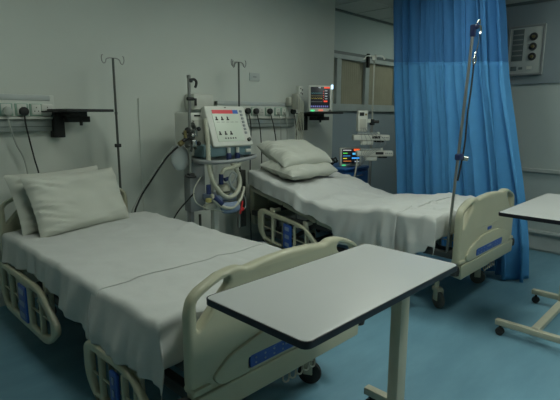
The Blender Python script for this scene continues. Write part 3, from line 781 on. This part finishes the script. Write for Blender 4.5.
# ------------------------------------------------------------------ patient monitor on the shelf
def monitor(c, w, h, d, yaw, tiltdeg, lab, scale=1, seed=0, lamp=True):
    t = thing('patient_monitor', (c[0], c[1], c[2]), lab, 'patient monitor')
    RM = Matrix.Translation((c[0], c[1], c[2])) @ Matrix.Rotation(math.radians(yaw), 4, 'Z') @ Matrix.Rotation(math.radians(tiltdeg), 4, 'X')
    f = lambda b: b.xform(RM)
    cs = f(MB().box2((-w/2, 0, 0), (w/2, d*.45, h), .012).box2((-w*.4, d*.4, .02*h), (w*.4, d, h*.85), .02)).build('case', 'white_plastic', t)
    b0 = .11*h
    dm = glow('monitor_dark', (.004, .006, .010), .6)
    sc = f(MB().box2((-w*.41, -.004, b0+.03*h), (w*.41, .002, h*.94), .002)).build('display', dm, cs, label='dark display with coloured traces')
    def trace(name, z, x0, x1, col, s, amp, kind):
        b = MB(); n = 60; pts = []
        for i in range(n+1):
            u = i/n; x = x0+(x1-x0)*u
            ph = (u*6) % 1
            y = {'ecg': (math.exp(-((ph-.3)/.05)**2)-.3*math.exp(-((ph-.42)/.04)**2)), 'wave': .5+.5*math.sin(u*38), 'flat': 0}[kind]*amp
            pts.append((x, z+y))
        for (xa, za), (xb, zb) in zip(pts, pts[1:]):
            th = .0017*scale
            vs = [b.bm.verts.new(v) for v in ((xa, -.0052, za-th), (xb, -.0052, zb-th), (xb, -.0052, zb+th), (xa, -.0052, za+th))]; b.bm.faces.new(vs)
        f(b).build(name, glow('trace', col, s), sc, False)
    H = h
    if seed == 0:
        trace('trace', H*.70, -w*.40, w*.10, (.04, .25, .28), .5, .03*H, 'ecg')
        trace('trace', H*.60, -w*.40, w*.10, (.25, .2, .04), .25, .02*H, 'flat')
        trace('trace', H*.49, -w*.40, w*.10, (.45, .33, .03), .6, .035*H, 'wave')
        trace('trace', H*.38, -w*.40, w*.10, (.3, .3, .3), .2, .01*H, 'flat')
        rd = glow('trace_red', (.9, .07, .03), 1.0)
        f(MB().box2((w*.16, -.0055, H*.885), (w*.40, -.0045, H*.93))).build('alarm_text', rd, sc, False)
        f(MB().box2((w*.15, -.0055, H*.37), (w*.30, -.0045, H*.42))).build('alarm_text', rd, sc, False)
        dg = MB()
        for q in range(5): dg.box2((w*.13, -.0055, H*(.45+q*.08)), (w*.155, -.0045, H*(.465+q*.08)))
        f(dg).build('scale_marks', rd, sc, False)
        tw = glow('trace_white', (.5, .55, .6), .6)
        for q in range(4): f(MB().box2((w*(.20), -.0055, H*(.48+q*.1)), (w*(.30), -.0045, H*(.50+q*.1)))).build('number', tw, sc, False)
        f(MB().box2((-w*.08, -.0055, H*.90), (w*.02, -.0045, H*.92))).build('number', tw, sc, False)
        bb = MB()
        for q in range(9): bb.box2((-w*.40+q*w*.085, -.0055, H*.17), (-w*.34+q*w*.085, -.0045, H*.235))
        f(bb).build('key_row', glow('trace_violet', (.16, .16, .40), .6), sc, False)
    else:
        blocks = [((-.05, .60, .12, .72), (.9, .12, .04), 0), ((.14, .82, .40, .93), (.9, .12, .03), 1.2), ((-.36, .84, .02, .88), (.6, .6, .6), .8), ((-.36, .68, -.16, .72), (.1, .8, .1), 1),
                  ((-.36, .54, -.02, .57), (.05, .35, .8), .8), ((-.36, .40, -.18, .44), (.8, .7, .05), 1), ((-.34, .26, .02, .29), (.8, .25, .05), .8), ((.08, .62, .36, .72), (.10, .5, .9), 1), ((.05, .40, .40, .47), (.05, .35, .9), 1.1), ((.18, .22, .40, .28), (.4, .45, .5), .8)]
        for k_, ((a, b_, c_, d_), col, s) in enumerate(blocks):
            if s: f(MB().box2((a*w, -.0055, b_*H), (c_*w, -.0045, d_*H))).build('readout', glow('readout', col, s), sc, False)
    f(MB().box2((-w*.40, -.004, .02*H), (-w*.24, .0, .075*H), .001)).build('green_lamp', glow('lamp_green', (.1, 1, .35), .7), cs, False, 'lit green lamp')
    if lamp:
        f(MB().box2((-w*.06, -.004, .03*H), (w*.12, .0, .085*H), .001)).build('red_lamp', glow('lamp_red', (1, .25, .15), .7), cs, False, 'lit red lamp')
        f(MB().box2((w*.46, -.006, H*.86), (w*.55, .03, H*1.02), .005)).build('alarm_light', glow('lamp_blue', (.5, .75, 1), 1.6), cs, False, 'glowing pale blue alarm light')
    f(MB().lathe((w*.42, -.006, .06*H), [(.012, .008), (.010, -.006)], 14, 'y')).build('dial', 'dark_steel', cs)
    return t
monitor((4.295, 3.56, 1.496), .275, .305, .06, -45, -3, 'patient monitor with dark trace screen standing on the black wall shelf')
# module rack left of the monitor
t = thing('module_rack', (4.13, 3.76, 1.44), 'small pale parameter modules with hanging leads left of the shelf monitor', 'module rack')
MB().box2((4.085, 3.70, 1.68), (4.155, 3.76, 1.79), .012).build('module', 'white_plastic', t)
for dx, dz in ((4.105, 1.76), (4.135, 1.745), (4.11, 1.71), (4.135, 1.70)): MB().cyl((dx, 3.696, dz), (dx, 3.702, dz), .008, 12).build('jack', 'black', t)
MB().box2((4.02, 3.68, 1.52), (4.085, 3.76, 1.70), .012).build('module', 'off_plastic', t)
MB().box2((3.985, 3.76, 1.56), (4.05, 3.83, 1.66), .012).build('module', 'off_plastic', t)
k = MB()
for i in range(5):
    x = 4.025+i*.022
    k.tube([(x, 3.655, 1.68-.02*i), (x-.03, 3.63, 1.60), (x-.02, 3.64, 1.45), (x+.01*(i-2), 3.68, 1.25), (x+.02, 3.74, 1.05)], .005, 6, 6)
k.build('lead', 'hose', t)

# ------------------------------------------------------------------ bedside cabinet + monitor
cb = thing('bedside_cabinet', (4.62, 3.47, 0), 'blue bedside cabinet between the far bed and the infusion stand', 'cabinet')
MB().box2((4.38, 3.24, .06), (4.86, 3.70, .82), .008).build('body', 'blue_top', cb)
MB().box2((4.35, 3.21, .82), (4.89, 3.73, .845), .008).build('top', 'blue_top', cb)
for i in range(3):
    d_ = MB().box2((4.40, 3.226, .60-.2*i), (4.84, 3.242, .79-.2*i), .005).build('drawer', 'blue_top', cb)
    MB().tube([(4.54, 3.228, .745-.2*i), (4.54, 3.205, .745-.2*i), (4.70, 3.205, .745-.2*i), (4.70, 3.228, .745-.2*i)], .006, 8).build('handle', 'steel', d_)
for x in (4.42, 4.82):
    for y in (3.28, 3.66): MB().lathe((x, y, .03), [(.01, -.012), (.028, -.012), (.03, 0), (.028, .012), (.01, .012)], 18, 'x').cyl((x, y, .03), (x, y, .065), .008).build('caster', 'rubber', cb)
monitor((4.63, 3.34, .847), .265, .225, .12, -40, -4, 'small patient monitor with bright coloured readouts on the blue cabinet', 1, 1, False)
k = MB(); random.seed(9)
pts = [(4.46+random.uniform(-.07, .05), 3.50+random.uniform(-.06, .07), .862+random.uniform(0, .10)) for i in range(14)]
k.tube(pts, .009, 8, 8)
tag(k.build('cable_coil', 'black'), 'tangled black cable on the blue cabinet left of the small monitor', 'cable')

# ------------------------------------------------------------------ infusion stand and pumps
px, py = 4.59, 3.03
t = thing('infusion_stand', (px, py, 0), 'infusion stand with four hooks beside the left edge of the curtain', 'infusion stand')
MB().cyl((px, py, .10), (px, py, 1.35), .016, 14).build('lower_pole', 'steel', t)
MB().cyl((px, py, 1.35), (px, py, 2.11), .009, 14).build('upper_pole', 'off_plastic', t)
MB().box((px, py, 1.38), (.05, .05, .07), .012).cyl((px, py, 1.385), (px+.05, py-.06, 1.385), .018, 12).build('height_clamp', 'black', t)
MB().lathe((px, py, 2.075), [(.02, -.02), (.028, -.015), (.028, .03), (.012, .04)], 16).build('hook_hub', 'white_plastic', t)
for a in (135, -45, 45, 225):
    d_ = Vector((math.cos(math.radians(a)), math.sin(math.radians(a)), 0)); P0 = Vector((px, py, 2.105))
    MB().tube([P0, P0+d_*.07+Vector((0, 0, .006)), P0+d_*.10+Vector((0, 0, -.006)), P0+d_*.108+Vector((0, 0, -.03)), P0+d_*.12+Vector((0, 0, -.02))], .006, 8, 5).build('hook', 'white_plastic', t)
for k_ in range(5):
    a = 2*PI*k_/5+.3; d_ = Vector((math.cos(a), math.sin(a), 0))
    lg = MB().tube([Vector((px, py, .12)), Vector((px, py, .10))+d_*.09, Vector((px, py, .085))+d_*.155], .014, 10).build('leg', 'steel', t)
    c_ = Vector((px, py, 0))+d_*.155
    MB().lathe((c_.x, c_.y, .03), [(.008, -.014), (.026, -.014), (.03, 0), (.026, .014), (.008, .014)], 16, 'x').cyl((c_.x, c_.y, .03), (c_.x, c_.y, .085), .007).build('caster', 'rubber', lg)
U = Vector((.70, -.714, 0)); N = Vector((-.714, -.70, 0))
RP = Matrix(((U.x, -N.x, 0, 0), (U.y, -N.y, 0, 0), (0, 0, 1, 0), (0, 0, 0, 1)))
def pump_h(z, off, lab):
    o = Vector((px, py, z))+N*.045
    tt = thing('syringe_pump', o, lab, 'infusion pump')
    T = Matrix.Translation(o) @ RP
    f = lambda b: b.xform(T)
    cs = f(MB().box2((-.21+off, -.10, 0), (.20+off, .02, .062), .010).box2((-.12+off, -.09, -.05), (.02+off, .0, 0), .010)).build('case', 'white_plastic', tt)
    f(MB().box2((.0+off, -.104, .022), (.09+off, -.099, .050), .002)).build('display', 'black', cs)
    f(MB().cyl((-.16+off, -.075, .076), (.06+off, -.075, .076), .012, 12)).build('syringe', 'clearbag', cs)
    f(MB().box2((.06+off, -.09, .06), (.085+off, -.055, .095), .004)).build('pusher', 'white_plastic', cs)
    f(MB().box2((.04+off, -.07, -.022), (.14+off, .0, .0), .006)).build('pole_clamp', 'black', cs)
    kk = MB()
    for i in range(4): kk.box2((.11+i*.02+off, -.103, .028), (.122+i*.02+off, -.099, .042), .001)
    f(kk).build('key', 'grey_plastic', cs)
pump_h(1.178, -.02, 'upper of the two flat white syringe pumps on the infusion stand')
pump_h(1.00, .025, 'lower of the two flat white syringe pumps on the infusion stand')
o = Vector((px, py, 1.275))+N*.05-U*.130
tt = thing('infusion_pump', o, 'upright white infusion pump clamped highest on the infusion stand', 'infusion pump')
T = Matrix.Translation(o) @ RP
cs = MB().box2((-.055, -.09, 0), (.055, .03, .235), .012).box2((.05, -.03, .10), (.10, .02, .14), .005).xform(T).build('case', 'white_plastic', tt)
MB().box2((-.038, -.094, .175), (.012, -.088, .215), .002).xform(T).build('display', 'black', cs)
MB().cyl((.032, -.092, .19), (.032, -.09, .19), .012, 12).xform(T).build('key', 'brass', cs)
MB().box2((-.035, -.094, .03), (.035, -.088, .14), .004).xform(T).build('door', 'off_plastic', cs)
k = MB()
for i in range(6):
    a = -.08+i*.04
    pts = [o+U*(a*.5+.02)+N*.10+Vector((0, 0, .05)), o+U*(a+.06)+N*.12+Vector((0, 0, -.03)), o+U*(a*1.3+.1)+N*.13+Vector((0, 0, -.13)), o+U*(a*.4+.02)+N*.12+Vector((0, 0, -.27)), o+U*(-.05+.01*i)+N*.10+Vector((0, 0, -.38))]
    k.tube(pts, .0025, 6, 6)
tag(k.build('infusion_lines', 'grey_plastic'), 'tangle of thin infusion lines looped around the pumps', 'tubing')
k = MB().tube([o+U*(-.05)+N*.10+Vector((0, 0, -.30)), o+U*(-.06)+N*.09+Vector((0, 0, -.42)), o+U*(-.08)+N*.08+Vector((0, 0, -.55))], .009, 8, 5)
k.build('drip_tube', 'off_plastic', tt)

# ------------------------------------------------------------------ curtain
def curtain():
    P0, P1 = Vector((4.93, 2.90)), Vector((4.18, 1.15))
    root = thing('curtain', ((P0.x+P1.x)/2, (P0.y+P1.y)/2, .02), 'blue pleated privacy curtain with darker mesh top, hanging beside the far bed', 'curtain')
    d = (P1-P0); L = d.length; d.normalize(); n = Vector((-d.y, d.x))
    if n.x > 0: n = -n     # towards the bed
    TL = lerp_lin([(0, .078), (.6, .043), (1, .015), (1.4, -.012), (1.8, -.04), (2.2, -.06), (2.8, -.072)])
    TR = lerp_lin([(0, .955), (.3, .935), (.6, .905), (1, .86), (1.4, .81), (1.8, .75), (2.2, .705), (2.8, .645)])
    nu, nv = 420, 46; z0, z1, zm = .015, 2.84, 1.925
    def pos(u, z):
        h = (z-z0)/(z1-z0)
        ph = u*2*PI*11+7*nz(u*3.3, 0, 3)+2.4*nz(u*3, h*1.5, 9)
        a = .085*(.8+.9*nz(u*4, 2, 1))*(1.0-.15*h)
        w = a*(.55-2.6*((1-math.sin(ph))/2)**3+.4*math.sin(ph*.5+1))-.35*a*(((1+math.sin(ph*1.7+2+4*nz(u*3, h*2, 2)))/2)**4)+.03*nz(u*9, h*2.5, 5)-.02
        uu = TL(z)+(TR(z)-TL(z))*u
        s = uu*L+.030*math.sin(2*ph)*(.6+nz(u*6, h*2, 8))+.012*math.cos(ph)
        # near end gathers at the hem
        if u > .86: w += (u-.86)/.14*(-.03)*(1-h)
        zz = z
        p = P0+d*s-n*(-w)
        w0 = p.to_3d(); w0.z = zz; return w0
    for nm, za, zb, mm in (('panel', z0, zm, 'curtain'), ('mesh_header', zm, z1, 'curtain_mesh')):
        b = MB(); nvv = nv if nm == 'panel' else 22
        g = []
        for i in range(nu+1):
            u = i/nu
            col = []
            for j in range(nvv+1):
                t_ = j/nvv; lim_a = za if nm == 'panel' else za+.14*(1-u); lim_b = (zb+.14*(1-u)) if nm == 'panel' else zb
                z = lim_a+(lim_b-lim_a)*t_
                col.append(b.bm.verts.new(pos(u, z)))
            g.append(col)
        for i in range(nu):
            for j in range(nvv): b.bm.faces.new((g[i][j], g[i+1][j], g[i+1][j+1], g[i][j+1]))
        ob = b.build(nm, mm, root)
        for p in ob.data.polygons: p.use_smooth = True
        if nm == 'panel':
            md_ = ob.modifiers.new('s', 'SOLIDIFY'); md_.thickness = .002
            hm_ = MB(); hm_.tube([pos(i/nu, zm+.14*(1-i/nu)) for i in range(nu+1)], .004, 6); hm_.build('seam', 'curtain', root)
        if nm == 'mesh_header': ob['label'] = 'darker see-through mesh top'
    a, b_ = P0-d*.3, P1+d*.5
    tr = MB().box(((a.x+b_.x)/2, (a.y+b_.y)/2, ZC-.03), ((b_-a).length, .03, .03), .004, Matrix.Rotation(math.atan2(d.y, d.x), 4, 'Z'))
    struct(tr.build('trim_6', 'white_plastic'))
    hk = MB()
    for i in range(16):
        u = (i+.5)/16; q = P0+d*L*(TL(2.8)+(TR(2.8)-TL(2.8))*u)
        hk.cyl((q.x, q.y, 2.80), (q.x, q.y, ZC-.045), .004, 6)
    hk.build('hanging_hooks', 'white_plastic', root)
curtain()

# ------------------------------------------------------------------ medical outlet panel on the right wall
t = thing('outlet_panel', (XR-.03, 1.72, 1.88), 'grey wall panel with three round gas outlets right of the curtain', 'outlet panel')
XF = XR-.02
MB().box2((XF-.035, 1.55, 1.88), (XF, 1.905, 2.385), .006).build('box', 'trim', t)
MB().plate(rrect(1.55, 1.88, 1.905, 2.385, .01), [rrect(1.57, 1.90, 1.885, 2.365, .008)], .012, .003, 'yz', (XF-.038, 0, 0)).build('rim', 'grey_plastic', t)
MB().box2((XF-.040, 1.75, 2.03), (XF-.034, 1.86, 2.35), .002).build('louvre', 'trim_dark', t)
k = MB()
for z in (2.08, 2.13, 2.19, 2.24, 2.29): k.box2((XF-.044, 1.755, z), (XF-.038, 1.855, z+.012), .002)
k.build('slat', 'grey_plastic', t)
for z in (2.265, 2.165, 2.065):
    g = MB().lathe((XF-.042, 1.655, z), [(.038, .006), (.040, -.002), (.034, -.008), (.030, -.004)], 24, 'x').build('gas_outlet', 'under', t)
    MB().lathe((XF-.052, 1.655, z), [(.017, .012), (.016, -.010), (.008, -.013)], 16, 'x').build('outlet_core', 'brass', g)
MB().box2((XF-.040, 1.80, 1.93), (XF-.034, 1.86, 1.975), .002).box2((XF-.040, 1.74, 1.94), (XF-.034, 1.78, 1.965), .002).build('switch', 'trim_dark', t)
MB().box2((XF-.042, 1.65, 1.935), (XF-.034, 1.70, 1.97), .002).build('socket', 'white_plastic', t)

# ------------------------------------------------------------------ camera, world, view
cam = bpy.data.cameras.new('camera'); co = bpy.data.objects.new('camera', cam); C.objects.link(co)
yaw, pitch, roll, F = math.radians(45.54), math.radians(10.29), math.radians(.19), 464.6
cy, sy, cp, sp = math.cos(yaw), math.sin(yaw), math.cos(pitch), math.sin(pitch)
f = Vector((sy*cp, cy*cp, -sp)); r = Vector((cy, -sy, 0)); u = r.cross(f)
r2 = r*math.cos(roll)+u*math.sin(roll); u2 = -r*math.sin(roll)+u*math.cos(roll)
co.matrix_world = Matrix(((r2.x, u2.x, -f.x, 0), (r2.y, u2.y, -f.y, 0), (r2.z, u2.z, -f.z, 1.45), (0, 0, 0, 1)))
cam.sensor_width = 36; cam.sensor_fit = 'HORIZONTAL'; cam.lens = F/560*36; cam.clip_start = .02
S.camera = co
w = bpy.data.worlds.new('world'); S.world = w; w.use_nodes = True
w.node_tree.nodes['Background'].inputs[0].default_value = (.03, .035, .035, 1)
w.node_tree.nodes['Background'].inputs[1].default_value = .2
S.view_settings.view_transform = 'Standard'; S.view_settings.look = 'None'; S.view_settings.gamma = 1
S.view_settings.exposure = 0.0; S.view_settings.use_curve_mapping = False

# repeats of one kind share a group
GROUPS = {'hospital_bed': 'hospital beds in the ward', 'mattress': 'mattresses on the beds', 'bed_sheet': 'white sheets on the beds', 'pillow': 'white pillows on the beds',
          'overbed_table': 'white topped overbed tables', 'wall_trunking': 'socket trunking behind the beds', 'plug_and_cable': 'plugs and cables in the wall trunking',
          'thin_cable': 'thin pale cables hanging from the trunking', 'monitor_shelf': 'black wall shelves', 'iv_pole': 'thin drip poles at the bed heads',
          'syringe_pump': 'flat syringe pumps on the infusion stand', 'patient_monitor': 'patient monitors', 'ceiling_light': 'square ceiling lights'}
for o in C.objects:
    if o.parent is None and o.name.split('.')[0] in GROUPS: o['group'] = GROUPS[o.name.split('.')[0]]
